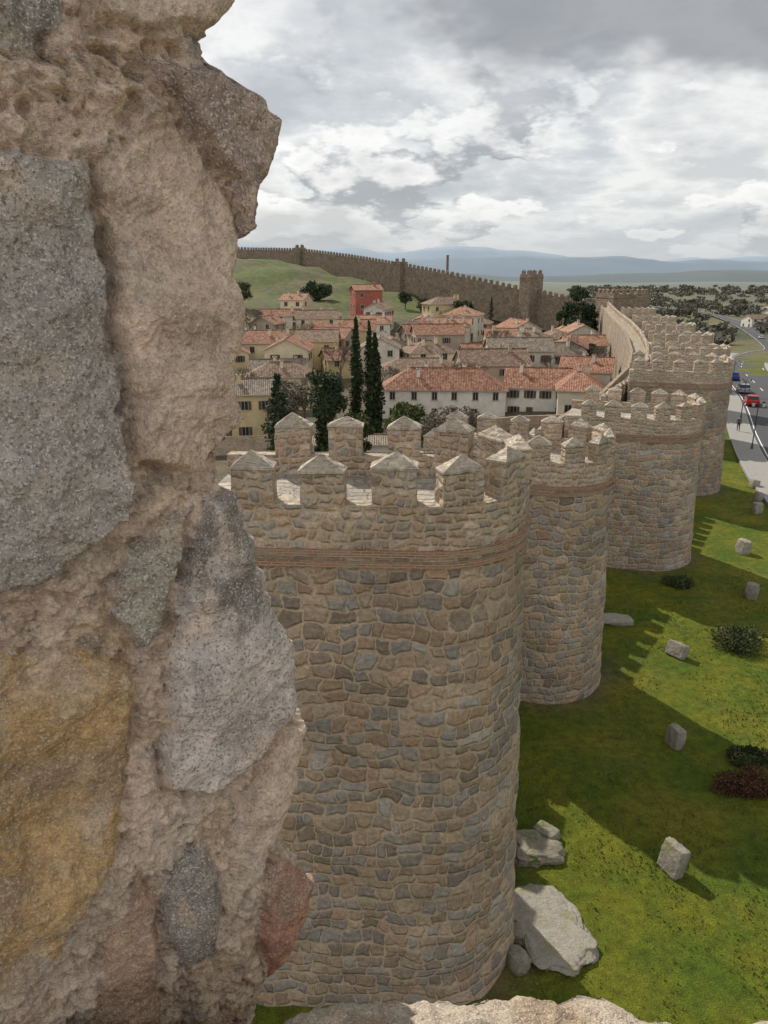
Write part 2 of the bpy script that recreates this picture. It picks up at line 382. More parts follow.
# ---------------------------------------------------------------- houses
def tilemat(name,c1,c2,c3):
    m,nt,b=newmat(name,.85);uv=N(nt,'ShaderNodeUVMap').outputs[0];p=geo(nt)
    s=N(nt,'ShaderNodeSeparateXYZ',None,{0:uv})
    w=M(nt,'ABSOLUTE',M(nt,'SINE',M(nt,'MULTIPLY',s.outputs[0],math.pi/.28)))
    w2=M(nt,'FRACT',M(nt,'MULTIPLY',s.outputs[1],2.2))
    vor=N(nt,'ShaderNodeTexVoronoi',None,{'Vector':uv,'Scale':3.0})
    n=noise(nt,p,.8,5,.65);n2=N(nt,'ShaderNodeSeparateColor',None,{0:vor.outputs['Color']}).outputs[0]
    c=ramp(nt,M(nt,'ADD',M(nt,'MULTIPLY',n,.6),M(nt,'MULTIPLY',n2,.4)),[(.3,c1),(.5,c2),(.7,c3)])
    c=mixc(nt,1.0,c,gray(nt,mrange(nt,w,0,1,.55,1.1)),'MULTIPLY')
    nt.links.new(c,b.inputs['Base Color']);bump(nt,b,M(nt,'ADD',w,M(nt,'MULTIPLY',w2,.3)),.08);return m
roofs=[tilemat('roof_tiles_red',(.19,.085,.055),(.32,.15,.095),(.42,.25,.17)),
       tilemat('roof_tiles_brown',(.15,.10,.07),(.25,.165,.115),(.33,.24,.17)),
       tilemat('roof_tiles_orange',(.26,.13,.08),(.38,.20,.125),(.46,.30,.2)),
       tilemat('roof_tiles_grey',(.14,.12,.10),(.24,.19,.15),(.33,.26,.2))]
wcols=[(.62,.57,.47),(.70,.67,.60),(.58,.47,.26),(.50,.33,.24),(.40,.33,.26),(.66,.56,.38),(.36,.12,.08),(.55,.5,.43)]
wallm=[simple('plaster_%d'%i,c,.9,.25,.7,.01) for i,c in enumerate(wcols)]
m_glass=simple('window_glass',(.03,.035,.045),.25,.3,2)
m_frame=simple('window_frame',(.42,.36,.28),.6,.2,2)
m_shut=simple('wooden_shutter',(.13,.08,.05),.7,.3,2)
def house(x,y,w,d,h,rot=0,wall=0,roof=0,kind='gable',zb=None,rise=None,floors=2,chim=1,name='house',nwin=None):
    if zb is None: zb=float(hgt(x,y))
    mb=MB();ca,sa=math.cos(rot),math.sin(rot)
    def T(a,b,c):return (x+a*ca-b*sa,y+a*sa+b*ca,zb+c)
    mb.box((x,y,zb+h/2-1),(w,d,h+2),rot,0)
    rise=rise or d*.24;o=.45;W=w/2+o;Dd=d/2+o;e=h-.05;th=.16
    drop=rise*o/(d/2)
    def slab(q,uvs):
        mb.face([T(*p) for p in q],1,uvs)
        lo=[(p[0],p[1],p[2]-th) for p in q]
        mb.face([T(*p) for p in lo[::-1]],1,uvs)
        for i in range(len(q)):
            j=(i+1)%len(q);mb.face([T(*lo[i]),T(*lo[j]),T(*q[j]),T(*q[i])],3)
    sl=math.hypot(Dd,rise)
    z0=e-drop+.15;z1=h+rise+.1
    if kind=='gable':
        slab([(-W,-Dd,z0),(W,-Dd,z0),(W,0,z1),(-W,0,z1)],[(0,0),(2*W,0),(2*W,sl),(0,sl)])
        slab([(W,Dd,z0),(-W,Dd,z0),(-W,0,z1),(W,0,z1)],[(0,0),(2*W,0),(2*W,sl),(0,sl)])
        for sx in (-1,1):
            q=[T(sx*w/2,-d/2,h),T(sx*w/2,d/2,h),T(sx*w/2,0,h+rise-.08)]
            mb.face(q if sx>0 else q[::-1],0)
        mb.tube(T(-W,0,z1+.02),T(W,0,z1+.02),.13,.13,6,1)
    else:
        r=max(.3,W-Dd)
        slab([(-W,-Dd,z0),(W,-Dd,z0),(r,0,z1),(-r,0,z1)],[(0,0),(2*W,0),(W+r,sl),(W-r,sl)])
        slab([(W,Dd,z0),(-W,Dd,z0),(-r,0,z1),(r,0,z1)],[(0,0),(2*W,0),(W+r,sl),(W-r,sl)])
        slab([(W,-Dd,z0),(W,Dd,z0),(r,0,z1)],[(0,0),(2*Dd,0),(Dd,sl)])
        slab([(-W,Dd,z0),(-W,-Dd,z0),(-r,0,z1)],[(0,0),(2*Dd,0),(Dd,sl)])
        mb.tube(T(-r,0,z1+.02),T(r,0,z1+.02),.13,.13,6,1)
    fh=h/floors
    def win(a,b,nx_,ny_,c,ww,wh,door=False,shut=False):
        tx,ty=(-ny_,nx_)
        def Bx(off,sw_,sh_,dz,m,dx=0):
            q=[];bk=[]
            for (i,k) in ((-1,-1),(1,-1),(1,1),(-1,1)):
                q.append(T(a+tx*(dx+i*sw_/2)+nx_*off,b+ty*(dx+i*sw_/2)+ny_*off,c+dz+k*sh_/2))
                bk.append(T(a+tx*(dx+i*sw_/2),b+ty*(dx+i*sw_/2),c+dz+k*sh_/2))
            mb.face(q,m)
            for i in range(4):
                j=(i+1)%4;mb.face([bk[i],bk[j],q[j],q[i]],m)
        Bx(.05,ww+.22,wh+.22,0,3);Bx(.06,ww,wh,0,4 if door else 2)
        if not door:
            Bx(.075,.06,wh,0,3);Bx(.12,ww+.34,.09,-wh/2-.1,3)
            if shut: Bx(.08,.42,wh,0,4,-ww/2-.28);Bx(.08,.42,wh,0,4,ww/2+.28)
    sh_=random.random()<.35
    def side(nx_,ny_,LL,dist):
        k=nwin or max(2,int(LL/random.uniform(2.4,3.6)))
        ww=random.uniform(.8,1.1)
        for f in range(floors):
            for i in range(k):
                if random.random()<.15: continue
                t=-LL/2+(i+.5)*LL/k+random.uniform(-.15,.15)
                a,b=(t,ny_*dist) if ny_ else (nx_*dist,t)
                dr=(f==0 and random.random()<.25)
                win(a,b,nx_,ny_,f*fh+(fh*.55 if not dr else 1.05),ww,1.25 if not dr else 2.1,dr,sh_)
    side(0,-1,w,d/2);side(1,0,d,w/2);side(-1,0,d,w/2)
    for q in range(chim):
        cx=random.uniform(-w*.35,w*.35);cy=random.choice((-1,1))*d*random.uniform(.08,.25)
        zc=h+rise*(1-abs(cy)/(d/2))
        p=T(cx,cy,zc+.45);mb.box(p,(.6,.5,1.7),rot,0);mb.box((p[0],p[1],p[2]+.92),(.8,.7,.12),rot,3)
        mb.box((p[0],p[1],p[2]+1.08),(.35,.3,.22),rot,1)
    if random.random()<.4:
        p=T(random.uniform(-w*.3,w*.3),0,h+rise);mb.tube(p,(p[0],p[1],p[2]+2.2),.03,.03,4,3)
        for q in range(4): mb.tube((p[0]-.4,p[1],p[2]+1.5+q*.2),(p[0]+.4,p[1],p[2]+1.5+q*.2),.015,.015,3,3)
    return mb.build(name,[wallm[wall],roofs[roof],m_glass,m_frame,m_shut])
house(10.5,131,21,9,5.6,-.05,1,0,'hip',-6,2.9,2,4)
house(27.5,133,11,10,5.6,-.18,1,0,'gable',-6,2.7,2,2)
house(33.5,128,7,16,6.2,-.2,0,0,'hip',-6,2.0,3,2)
house(38.5,142,9,11,7.2,-.3,0,0,'gable',-6,2.0,3,2)
house(21,147,13,9,6.8,.1,4,1,'gable',-5,2.4,2,2)
house(7,149,17,9,5.2,.0,0,1,'hip',-5,2.0,2,2)
house(-19,138,12,8,6.2,.1,5,1,'hip',-5.5,2.0,2,2)
house(-21,112,9,8,7.6,.15,2,3,'gable',-6,1.6,2,1)
house(-27,170,15,9,6.8,.0,5,0,'hip',-3,2.2,2,2)
house(-15,172,9,9,7,.0,2,1,'gable',-3,2.0,2,1)
house(-6,255,9,9,11,.25,6,0,'gable',2,1.4,3,1)
house(-4,92,13,6,4.4,.0,1,3,'gable',-6,.5,1,0)
for Dd,step in ((148,12),(159,12),(171,11),(183,12),(195,12),(208,13),(222,13),(237,14),(253,15)):
    x=-62+random.uniform(0,6)
    lim=np.interp(Dd,NY,NX)-9
    while x<lim:
        ok=True
        for (hx,hy,r) in ((21,147,9),(6,152,10),(-27,170,10),(-15,172,8),(-19,138,9),(-6,255,8),(38.5,142,8)):
            if abs(x-hx)<r+4 and abs(Dd-hy)<8: ok=False
        if Dd>=237 and (x>36 or x<-38): ok=False
        if ok and random.random()<.9:
            w=random.uniform(7,13);d=random.uniform(6.5,9);h=random.choice((3.6,4.6,5.4,6.2,7.2))
            house(x,Dd+random.uniform(-4,4),w,d,h,random.choice((0,.12,-.15,.3,-.35,math.pi/2,math.pi/2+.2,math.pi/2-.25)),random.choice((0,0,1,1,2,3,4,5,5,7,4)),random.choice((0,0,1,1,2,3)),random.choice(('gable','gable','hip')),None,None,2,random.choice((1,1,2,3)))
        x+=step+random.uniform(-2,3)
mb=MB()
for a,b_ in (((-40,100),(-12,104)),((-12,104),(22,118)),((22,118),(40,121))):
    L=math.hypot(b_[0]-a[0],b_[1]-a[1]);mb.box(((a[0]+b_[0])/2,(a[1]+b_[1])/2,-5),(L,.4,3),math.atan2(b_[1]-a[1],b_[0]-a[0]),0)
mb.build('garden_wall',[m_wall_top])
mb=MB();mb.tube((35,430,-5),(35,430,26.6),.8,.65,14,0);mb.tube((35,430,26.6),(35,430,27.2),.8,.8,14,0);mb.build('brick_chimney',[simple('chimney_brick',(.2,.15,.12))])
# ---------------------------------------------------------------- vegetation
def leafmat(name,c1,c2):
    m,nt,b=newmat(name,.8);p=geo(nt)
    c=mixc(nt,mrange(nt,noise(nt,p,1.3,2,.6),.35,.65),c1,c2)
    nt.links.new(c,b.inputs['Base Color'])
    return m
L_cyp=leafmat('cypress_leaves',(.018,.03,.012),(.045,.065,.025))
L_pine=leafmat('pine_needles',(.025,.04,.02),(.06,.085,.04))
L_oak=leafmat('green_leaves',(.05,.07,.02),(.11,.13,.04))
L_grey=leafmat('bare_twigs',(.12,.10,.075),(.20,.175,.13))
L_bush=leafmat('shrub_leaves',(.03,.04,.015),(.08,.095,.035))
L_red=leafmat('dry_shrub_leaves',(.06,.028,.018),(.13,.065,.035))
bark=simple('bark',(.12,.09,.065),.95,.4,5,.02)
def leaves(mb,c,r,n,s,m=0,shell=.55):
    d=rng.normal(size=(n,3));d/=np.linalg.norm(d,axis=1)[:,None]
    rr=(shell+(1-shell)*rng.random(n)**.7)[:,None]
    p=np.array(c)+d*rr*np.array(r)
    a=rng.normal(size=(n,3));a/=np.linalg.norm(a,axis=1)[:,None]
    b=np.cross(a,rng.normal(size=(n,3)));b/=np.linalg.norm(b,axis=1)[:,None]
    sz=s*(.6+.8*rng.random(n))[:,None]
    A=p-a*sz;B=p+b*sz*.6;C=p+a*sz;D_=p-b*sz*.6
    for q in zip(A.tolist(),B.tolist(),C.tolist(),D_.tolist()): mb.face(q,m)
def cypress(x,y,zb,h,r,name='cypress_tree',mat=None,n=3600):
    mb=MB();mb.tube((x,y,zb-.3),(x,y,zb+h*.8),r*.22,.04,7,1)
    K=int(h/(r*.42))
    for i in range(K):
        t=(i+.5)/K;z=zb+h*(.05+.93*t)
        rad=r*min(1,(t+.12)*4)*(1-t**2.6)**.8+.08
        for q in range(3):
            a=random.random()*6.28;o=rad*.3*random.uniform(.6,1.4)
            mb.tube((x,y,z-.3),(x+math.cos(a)*rad*.7,y+math.sin(a)*rad*.7,z+.25),.03,.01,4,1,False)
            leaves(mb,(x+math.cos(a)*o,y+math.sin(a)*o,z+random.uniform(-.2,.2)),(rad*.75,rad*.75,r*.75),max(6,n//(K*3)),.2*max(1,r/1.0),0,.35)
    return mb.build(name,[mat or L_cyp,bark])
def conifer(x,y,zb,h,r,name='spruce_tree',mat=None,n=6200):
    mb=MB();mb.tube((x,y,zb-.3),(x,y,zb+h*.95),h*.022,.03,8,1)
    K=int(h*1.6)
    for i in range(K):
        t=(i+.5)/K;z=zb+h*(.1+.88*t);rad=r*(1-t)**.85*random.uniform(.8,1.1)+.12
        for q in range(6):
            a=random.random()*6.28
            ex,ey=x+math.cos(a)*rad,y+math.sin(a)*rad
            mb.tube((x,y,z),(ex,ey,z-rad*.15),.04,.01,4,1,False)
            for f in (.45,.8):
                leaves(mb,(x+(ex-x)*f,y+(ey-y)*f,z-rad*.15*f),(rad*.32+.1,rad*.32+.1,.28),max(4,n//(K*12)),.18,0,.2)
    return mb.build(name,[mat or L_pine,bark])
def tree(x,y,zb,h,r,mat=None,n=3500,name='deciduous_tree',ls=.22,flat=.8,low=.3):
    mb=MB();top=zb+h;tk=zb+h*low
    mb.tube((x,y,zb-.5),(x+.1,y,tk),h*.035,h*.025,8,1)
    K=16
    for i in range(K):
        a=random.random()*6.28;rr=r*math.sqrt(random.random())*.75
        z=tk+(top-tk)*random.uniform(.15,.85);sh=1-abs((z-tk)/(top-tk)-.45)*.9
        c=(x+math.cos(a)*rr*sh,y+math.sin(a)*rr*sh,z)
        mb.tube((x+.1,y,tk-.3),c,h*.016,.02,5,1,False)
        rc=r*random.uniform(.3,.48);leaves(mb,c,(rc,rc,rc*flat),n//K,ls,0,.35)
    return mb.build(name,[mat or L_oak,bark])
def baretree(x,y,zb,h,r,name='bare_tree'):
    mb=MB();mb.tube((x,y,zb-.3),(x,y,zb+h*.35),h*.03,h*.022,7,0)
    def br(p,d,L,rad,lv):
        q=tuple(p[i]+d[i]*L for i in range(3));mb.tube(p,q,rad,rad*.6,4,0,False)
        if lv==0:return
        for k in range(4 if lv>1 else 5):
            nd=Vector(d)+Vector((random.uniform(-.75,.75),random.uniform(-.75,.75),random.uniform(-.25,.5)));nd.normalize()
            br(q,tuple(nd),L*.72,rad*.6,lv-1)
    for k in range(5):
        a=k*1.26+random.random();d=Vector((math.cos(a)*.6,math.sin(a)*.6,.9)).normalized()
        br((x,y,zb+h*.33),tuple(d),h*.24,h*.014,3)
    return mb.build(name,[simple('twig_bark',(.16,.13,.10))])
def shrub(x,y,rx,ry,h,mat,n=2200,name='shrub',ls=.07,zb=None):
    mb=MB();zb=float(hgt(x,y)) if zb is None else zb
    for i in range(9):
        a=random.random()*6.28;q=math.sqrt(random.random())*.7
        c=(x+math.cos(a)*rx*q,y+math.sin(a)*ry*q,zb+h*.35)
        mb.tube((x,y,zb-.1),c,.03,.01,5,1,False)
        leaves(mb,c,(rx*.42,ry*.42,h*random.uniform(.45,.65)),n//9,ls,0,.4)
    return mb.build(name,[mat,bark])
cypress(-4.1,110,-6,18.2,1.15);cypress(-2.2,112,-6,17.6,1.0);cypress(-1.3,108,-6,15.8,1.45)
cypress(-5.75,68,-6,14.4,.95)
conifer(-10.0,70,-6,15.8,3.6)
tree(-7.8,106,-6,13,3.6,L_pine,4200,name='evergreen_tree');tree(-14,108,-6,10,3.5,L_grey);tree(-3,84,-6,9.6,2.2,L_bush,name='evergreen_tree')
tree(6,96,-6,7.5,4.2,L_grey,4000,ls=.16);tree(10.5,98,-6,7.8,3.6,L_grey,4000,ls=.16);tree(3.2,99,-6,8,3.2,L_oak);tree(13.5,97,-6,5.5,2.4,L_oak)
tree(59,236,-3,18.5,5.6,L_pine,4600,'pine_tree',.42,low=.12);tree(65,240,-3,14,4,L_pine,3000,'pine_tree',.4,low=.15);tree(54.5,233,-3,11,2.5,L_pine,2000,'pine_tree',.35,low=.15)
tree(-25.5,292,6,9,6,L_pine,3000,'evergreen_tree',.45,low=.15)
tree(26,248,1,9,4.5,L_pine,2200,'evergreen_tree',.4,low=.15);cypress(35,250,1,9.5,.9,n=700)
for (x,y,h,r) in ((36,200,6,2.5),(43,212,6,2.5),(-50,170,8,3),(20,215,6,2.5),(-28,128,8,3),(48,175,6,2.2),(14,262,7,3),(-48,262,8,4),(8,290,7,3),(30,262,7,3)):
    tree(x,y,float(hgt(x,y)),h,r,random.choice((L_oak,L_bush,L_pine)),1400,ls=.3)
for (x,y,h) in ((-25,125,10),(-13,120,9),(-36,205,9),(0,141,8),(16,139,9),(-2,240,9),(-33,150,10),(-9,155,9),(34,150,8),(28,185,9),(45,160,8),(-20,190,9),(10,200,8),(-30,95,9),(20,228,9)):
    baretree(x,y,float(hgt(x,y)),h,3)
mb=MB()
for i in range(760):
    if i<600:
        D_=random.uniform(420,2300);ang=random.uniform(.24,.62)
    else:
        D_=random.uniform(300,420);ang=random.uniform(.42,.62)
    x=D_*ang;y=D_
    if abs(x-np.interp(y,[250,309,516,700,950],[120,154,227,284,340]))<14: continue
    z=float(hplain(np.float64(x),np.float64(y)));r=random.uniform(1.6,4)*(1+D_/1700)
    for q in range(2): leaves(mb,(x+random.uniform(-r,r)*1.5,y,z+r*.6),(r*1.4,r,r*.55),24,r*.36,0,.3)
mb.build('distant_trees',[leafmat('distant_foliage',(.075,.075,.055),(.14,.13,.10))])
for (x,y,w,d,h) in ((250,480,22,10,6),(300,560,30,12,7),(330,640,26,12,6),(205,420,12,9,5)):
    house(x,y,w,d,h,.2,1,1,'gable',float(hplain(np.float64(x),np.float64(y))),2,2,0)
def hills(D0,base,amp,col,seed,name,x0=-7000,x1=9000,f=1500,dep=900):
    xs_=np.linspace(x0,x1,220);mb=MB();rows=[]
    for q,t in enumerate((0,.35,.7,1,1.2)):
        prof=(0,.45,.85,1,.9)[q]
        rows.append([[x,D0+t*dep,-60+prof*(60+base+amp*float(fbm(np.float64(x/f),np.float64(.3+.1*q),0,5,seed)))] for x in xs_])
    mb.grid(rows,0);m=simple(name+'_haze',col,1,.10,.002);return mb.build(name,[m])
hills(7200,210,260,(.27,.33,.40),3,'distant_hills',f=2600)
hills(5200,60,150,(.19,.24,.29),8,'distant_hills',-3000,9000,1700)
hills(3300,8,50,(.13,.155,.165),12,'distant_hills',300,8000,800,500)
# ---------------------------------------------------------------- road
KL=[(27,32),(33,52),(38,70),(44.5,88),(54,112),(70,157),(95,205),(120,250),(154,309),(227,516),(284,700),(340,950),(380,1300)]
def dens(P_,step):
    r=[];P_=np.array(P_,float)
    for i in range(len(P_)-1):
        p0=P_[max(i-1,0)];p1=P_[i];p2=P_[i+1];p3=P_[min(i+2,len(P_)-1)]
        n=max(2,int(np.linalg.norm(p2-p1)/step))
        for k in range(n):
            t=k/n;r.append(.5*((2*p1)+(-p0+p2)*t+(2*p0-5*p1+4*p2-p3)*t*t+(-p0+3*p1-3*p2+p3)*t**3))
    r.append(P_[-1]);return np.array(r)
C=dens(KL,3.0);tg=np.gradient(C,axis=0);tg/=np.linalg.norm(tg,axis=1)[:,None];nr=np.stack([tg[:,1],-tg[:,0]],1)
cl=np.concatenate([[0],np.cumsum(np.linalg.norm(np.diff(C,axis=0),axis=1))])
def zroad(p): return hplain(p[:,0]*0+30,p[:,1])+.10+ss(300,600,p[:,1])*1.0
zc=zroad(C)
def ribbon(mb,o0,o1,dz0,dz1,m,a=0,b=None):
    b=b or len(C);r0=np.column_stack([C+nr*o0,zc+dz0])[a:b];r1=np.column_stack([C+nr*o1,zc+dz1])[a:b]
    mb.grid([r0,r1],m,[[(q,o0) for q in cl[a:b]],[(q,o1) for q in cl[a:b]]],False,True)
m_asph=simple('asphalt',(.085,.085,.09),.9,.2,1.2,.01);m_pave=simple('pavement',(.30,.29,.27),.9,.15,2.5,.01);m_kerb=simple('kerb_stone',(.34,.33,.32),.85);m_white=simple('road_paint',(.75,.75,.73),.7,.12,4)
mb=MB();ribbon(mb,0,9,0,0,0);rd=mb.build('road',[m_asph])
mb=MB()
ribbon(mb,.35,.47,.006,.006,0);ribbon(mb,8.5,8.62,.006,.006,0)
i=0
while i<len(C)-2: ribbon(mb,4.45,4.6,.006,.006,0,i,i+2);i+=3
mb.build('road_markings',[m_white])
mb=MB();e=70
ribbon(mb,-.2,0,.13,.13,1,0,e);ribbon(mb,0,.001,.13,-.1,1,0,e);ribbon(mb,-2.5,-.2,.125,.125,0,0,e);ribbon(mb,-2.7,-2.5,.13,.13,1,0,e);ribbon(mb,-2.7,-2.701,-.2,.13,1,0,e)
ribbon(mb,9.2,9,.13,.13,1,0,e);ribbon(mb,11.5,9.2,.12,.12,0,0,e)
mb.build('pavement',[m_pave,m_kerb])
def car(x,y,rot,col,z=.12):
    mb=MB();ca,sa=math.cos(rot),math.sin(rot)
    def T(a,b,c):return (x+a*ca-b*sa,y+a*sa+b*ca,z+c)
    prof=[(-2.1,.35),(-2.12,.75),(-1.95,.95),(-1.55,1.0),(1.05,1.0),(1.95,.85),(2.1,.6),(2.08,.32)]
    W=.86
    n=len(prof)
    for i in range(n):
        j=(i+1)%n;(a,c),(b,d)=prof[i],prof[j]
        mb.face([T(a,-W,c),T(a,W,c),T(b,W,d),T(b,-W,d)],0)
    mb.face([T(a,-W,c) for a,c in prof],0);mb.face([T(a,W,c) for a,c in prof][::-1],0)
    lo=[(-1.85,.98,.8),(-1.35,1.42,.64),(.1,1.45,.64),(.98,.98,.8)]
    for i in range(3):
        (a,c,w),(b,d,w2)=lo[i],lo[i+1];mb.face([T(a,-w,c),T(b,-w2,d),T(b,w2,d),T(a,w,c)],0 if i==1 else 1)
    for s_ in (-1,1): mb.face([T(a,s_*w,c) for a,c,w in lo][::s_],1)
    for a in (-.45,.35):
        for s_ in(-1,1): mb.face([T(a-.05,s_*.815,.99),T(a+.05,s_*.815,.99),T(a+.05,s_*.65,1.43),T(a-.05,s_*.65,1.43)],0)
    for a in (-1.3,1.3):
        for s_ in (-1,1): mb.tube(T(a,s_*.68,.32),T(a,s_*.89,.32),.32,.32,14,2);mb.tube(T(a,s_*.89,.32),T(a,s_*.9,.32),.18,.17,10,3)
    for s_ in (-.6,.6): mb.box(T(2.06,s_,.68),(.1,.3,.16),rot,3);mb.box(T(-2.1,s_,.78),(.08,.25,.18),rot,4)
    return mb.build('parked_car',[simple('car_paint',col,.3,.05),m_glass,simple('tyre',(.03,.03,.03)),simple('lamp_glass',(.7,.7,.7),.3),simple('tail_lamp',(.4,.02,.02),.4)])
def onroad(y,o):
    i=int(np.argmin(abs(C[:,1]-y)));p=C[i]+nr[i]*o;return p[0],p[1],math.atan2(tg[i][1],tg[i][0]),zc[i]
for y_,o,col in ((107,1.2,(.4,.02,.02)),(134,1.3,(.02,.06,.25)),(120,1.2,(.25,.26,.28)),(340,3,(.6,.6,.6)),(430,6,(.7,.7,.7))):
    x,y,r,z_=onroad(y_,o);car(x,y,r,col,z_+.01)
m_iron=simple('lamp_metal',(.05,.05,.05),.5)
for y_,o in ((96,-.9),(118,-.9),(142,-.9),(80,-.9)):
    x,y,r,z_=onroad(y_,o);mb=MB()
    mb.tube((x,y,z_),(x,y,z_+.6),.14,.09,8);mb.tube((x,y,z_+.6),(x,y,z_+5.2),.06,.045,8)
    for s_ in (-1,1):
        dx,dy=-math.sin(r)*s_,math.cos(r)*s_
        mb.tube((x,y,z_+4.7),(x+dx*.5,y+dy*.5,z_+5.0),.03,.03,6);mb.tube((x+dx*.5,y+dy*.5,z_+4.75),(x+dx*.5,y+dy*.5,z_+5.15),.12,.2,8,1);mb.tube((x+dx*.5,y+dy*.5,z_+5.15),(x+dx*.5,y+dy*.5,z_+5.35),.24,.03,8)
    mb.build('street_lamp',[m_iron,simple('lamp_glass_pane',(.6,.6,.55),.3)])
def person(x,y,z,rot,name='pedestrian'):
    J=[(0,0,.95,.13),(0,0,1.2,.125),(0,0,1.4,.14),(0,0,1.5,.055),(0,0,1.6,.09),(0,.01,1.7,.085),
       (-.09,.05,.9,.095),(-.1,.16,.5,.065),(-.1,.12,.08,.045),(-.1,.26,.04,.04),
       (.09,-.05,.9,.095),(.1,-.04,.5,.065),(.1,-.28,.12,.045),(.1,-.16,.04,.04),
       (-.2,0,1.4,.06),(-.25,-.08,1.13,.045),(-.24,.02,.88,.035),(.2,0,1.4,.06),(.25,.06,1.13,.045),(.24,.2,.9,.035)]
    E=[(0,1),(1,2),(2,3),(3,4),(4,5),(0,6),(6,7),(7,8),(8,9),(0,10),(10,11),(11,12),(12,13),(2,14),(14,15),(15,16),(2,17),(17,18),(18,19)]
    me=bpy.data.meshes.new(name);me.from_pydata([j[:3] for j in J],E,[]);o=bpy.data.objects.new(name,me);scn.collection.objects.link(o)
    o.modifiers.new('s','SKIN')
    for i,j in enumerate(J):
        me.skin_vertices[0].data[i].radius=(j[3],j[3])
    me.skin_vertices[0].data[0].use_root=True
    s2=o.modifiers.new('b','SUBSURF');s2.levels=1;s2.render_levels=2
    m,nt,b=newmat('clothes_and_skin',.85);tc=N(nt,'ShaderNodeTexCoord').outputs['Object'];z_=N(nt,'ShaderNodeSeparateXYZ',None,{0:tc}).outputs[2]
    nt.links.new(ramp(nt,M(nt,'DIVIDE',z_,1.8),[(0,(.03,.03,.04)),(.53,(.08,.06,.06)),(.82,(.5,.32,.24)),(.93,(.06,.04,.03))],'CONSTANT'),b.inputs['Base Color'])
    me.materials.append(m);o.location=(x,y,z);o.rotation_euler=(0,0,rot)
x,y,r,z_=onroad(88,-1.6);person(x,y,z_+.12,r-1.57)
# ---------------------------------------------------------------- rocks on the grass
def rockmat(name,c1,c2,lich=(.25,.24,.12)):
    m,nt,b=newmat(name,.95);p=geo(nt)
    c=mixc(nt,mrange(nt,noise(nt,p,4,8,.7),.35,.65),c1,c2)
    c=mixc(nt,mrange(nt,noise(nt,p,30,4,.7),.5,.75),c,tuple(x*.55 for x in c1))
    c=mixc(nt,mrange(nt,noise(nt,p,1.7,6,.7),.53,.66),c,lich)
    nt.links.new(c,b.inputs['Base Color']);bump(nt,b,noise(nt,p,9,8,.7),.08);return m
R_gr=rockmat('granite',(.22,.20,.175),(.33,.30,.255));R_pale=rockmat('pale_granite',(.27,.245,.205),(.38,.345,.29));R_moss=rockmat('mossy_granite',(.20,.18,.135),(.31,.28,.22),(.10,.13,.03))
import bmesh
def rock(x,y,sx,sy,sz,mat,rot=0,tilt=0,boxy=.5,seed=1,z=None,name='boulder',amp=.16):
    bm=bmesh.new();bmesh.ops.create_icosphere(bm,subdivisions=5,radius=1)
    co=np.array([v.co[:] for v in bm.verts])
    mx=np.abs(co).max(1)[:,None];co=co*(1-boxy)+co/mx*boxy*.85
    nn=fbm(co[:,0]*1.6+seed*7,co[:,1]*1.6,co[:,2]*1.6,5,seed);n2=fbm(co[:,0]*5+seed,co[:,1]*5,co[:,2]*5,4,seed+9)
    co=co*(1+amp*nn+.05*n2)[:,None]
    co=co*np.array([sx,sy,sz])
    ct,st=math.cos(tilt),math.sin(tilt);co=np.stack([co[:,0]*ct+co[:,2]*st,co[:,1],-co[:,0]*st+co[:,2]*ct],1)
    cr,sr=math.cos(rot),math.sin(rot);co=np.stack([co[:,0]*cr-co[:,1]*sr,co[:,0]*sr+co[:,1]*cr,co[:,2]],1)
    for v,c_ in zip(bm.verts,co): v.co=c_
    me=bpy.data.meshes.new(name);bm.to_mesh(me);bm.free()
    me.polygons.foreach_set('use_smooth',[True]*len(me.polygons));me.materials.append(mat)
    o=bpy.data.objects.new(name,me);scn.collection.objects.link(o);zz=float(hgt(x,y)) if z is None else z
    o.location=(x,y,zz+sz*.72);return o
rock(9.4,19.4,.24,.5,.62,R_gr,.45,.28,.8,1)
rock(12.0,26.1,.28,.42,.55,R_gr,.3,.1,.65,2)
rock(14.9,33.6,.26,.6,.45,R_gr,.6,.4,.8,3)
rock(25,48.2,.4,.5,.6,R_pale,.2,.1,.7,4);rock(22,40.6,.35,.4,.6,R_gr,.9,0,.6,5)
rock(30.3,57.2,.4,.4,.55,R_pale,.1,0,.7,6);rock(33.6,64.6,.4,.4,.5,R_pale,.1,.2,.6,7);rock(32,60.5,.35,.35,.5,R_gr,.1,.2,.6,17)
rock(12.9,37.4,1.1,.55,.22,R_pale,.0,.05,.6,8);rock(15.7,45.8,.5,.4,.5,R_moss,.3,.1,.4,9)
rock(4.8,17.2,1.15,1.55,.16,R_pale,.35,.0,.45,10,-.05,'flat_rock',.45);rock(5.1,20.2,.9,.75,.3,R_moss,.1,.1,.4,11,-.12,'mossy_rock',.4);rock(4.3,21.3,.4,.4,.35,R_moss,.1,.1,.3,12,-.05)
rock(5.6,20.9,.4,.5,.25,R_moss,.8,.1,.5,19,-.05)
rock(3.75,15.9,.3,.4,.3,R_moss,.5,.1,.5,14,-.05);rock(3.9,16.9,.25,.3,.2,R_moss,.2,.1,.5,24,-.05)
shrub(18.2,42.5,1.1,1.0,.7,L_bush,name='dark_shrub');shrub(18.9,34.6,2.1,1.4,1.0,L_bush,5000,name='low_hedge',ls=.06);shrub(14.0,23.3,1.7,.95,.6,L_red,5600,name='dry_shrub',ls=.045);shrub(14.8,25.0,1.2,.7,.6,L_bush,3200,name='green_shrub',ls=.05)
mb=MB();n=34000
gx=rng.uniform(3,24,n);gy=rng.uniform(12.5,46,n)
keep=rng.random(n)<np.clip(.3+1.1*fbm(gx/1.5,gy/1.5,0,3,77),.03,1)
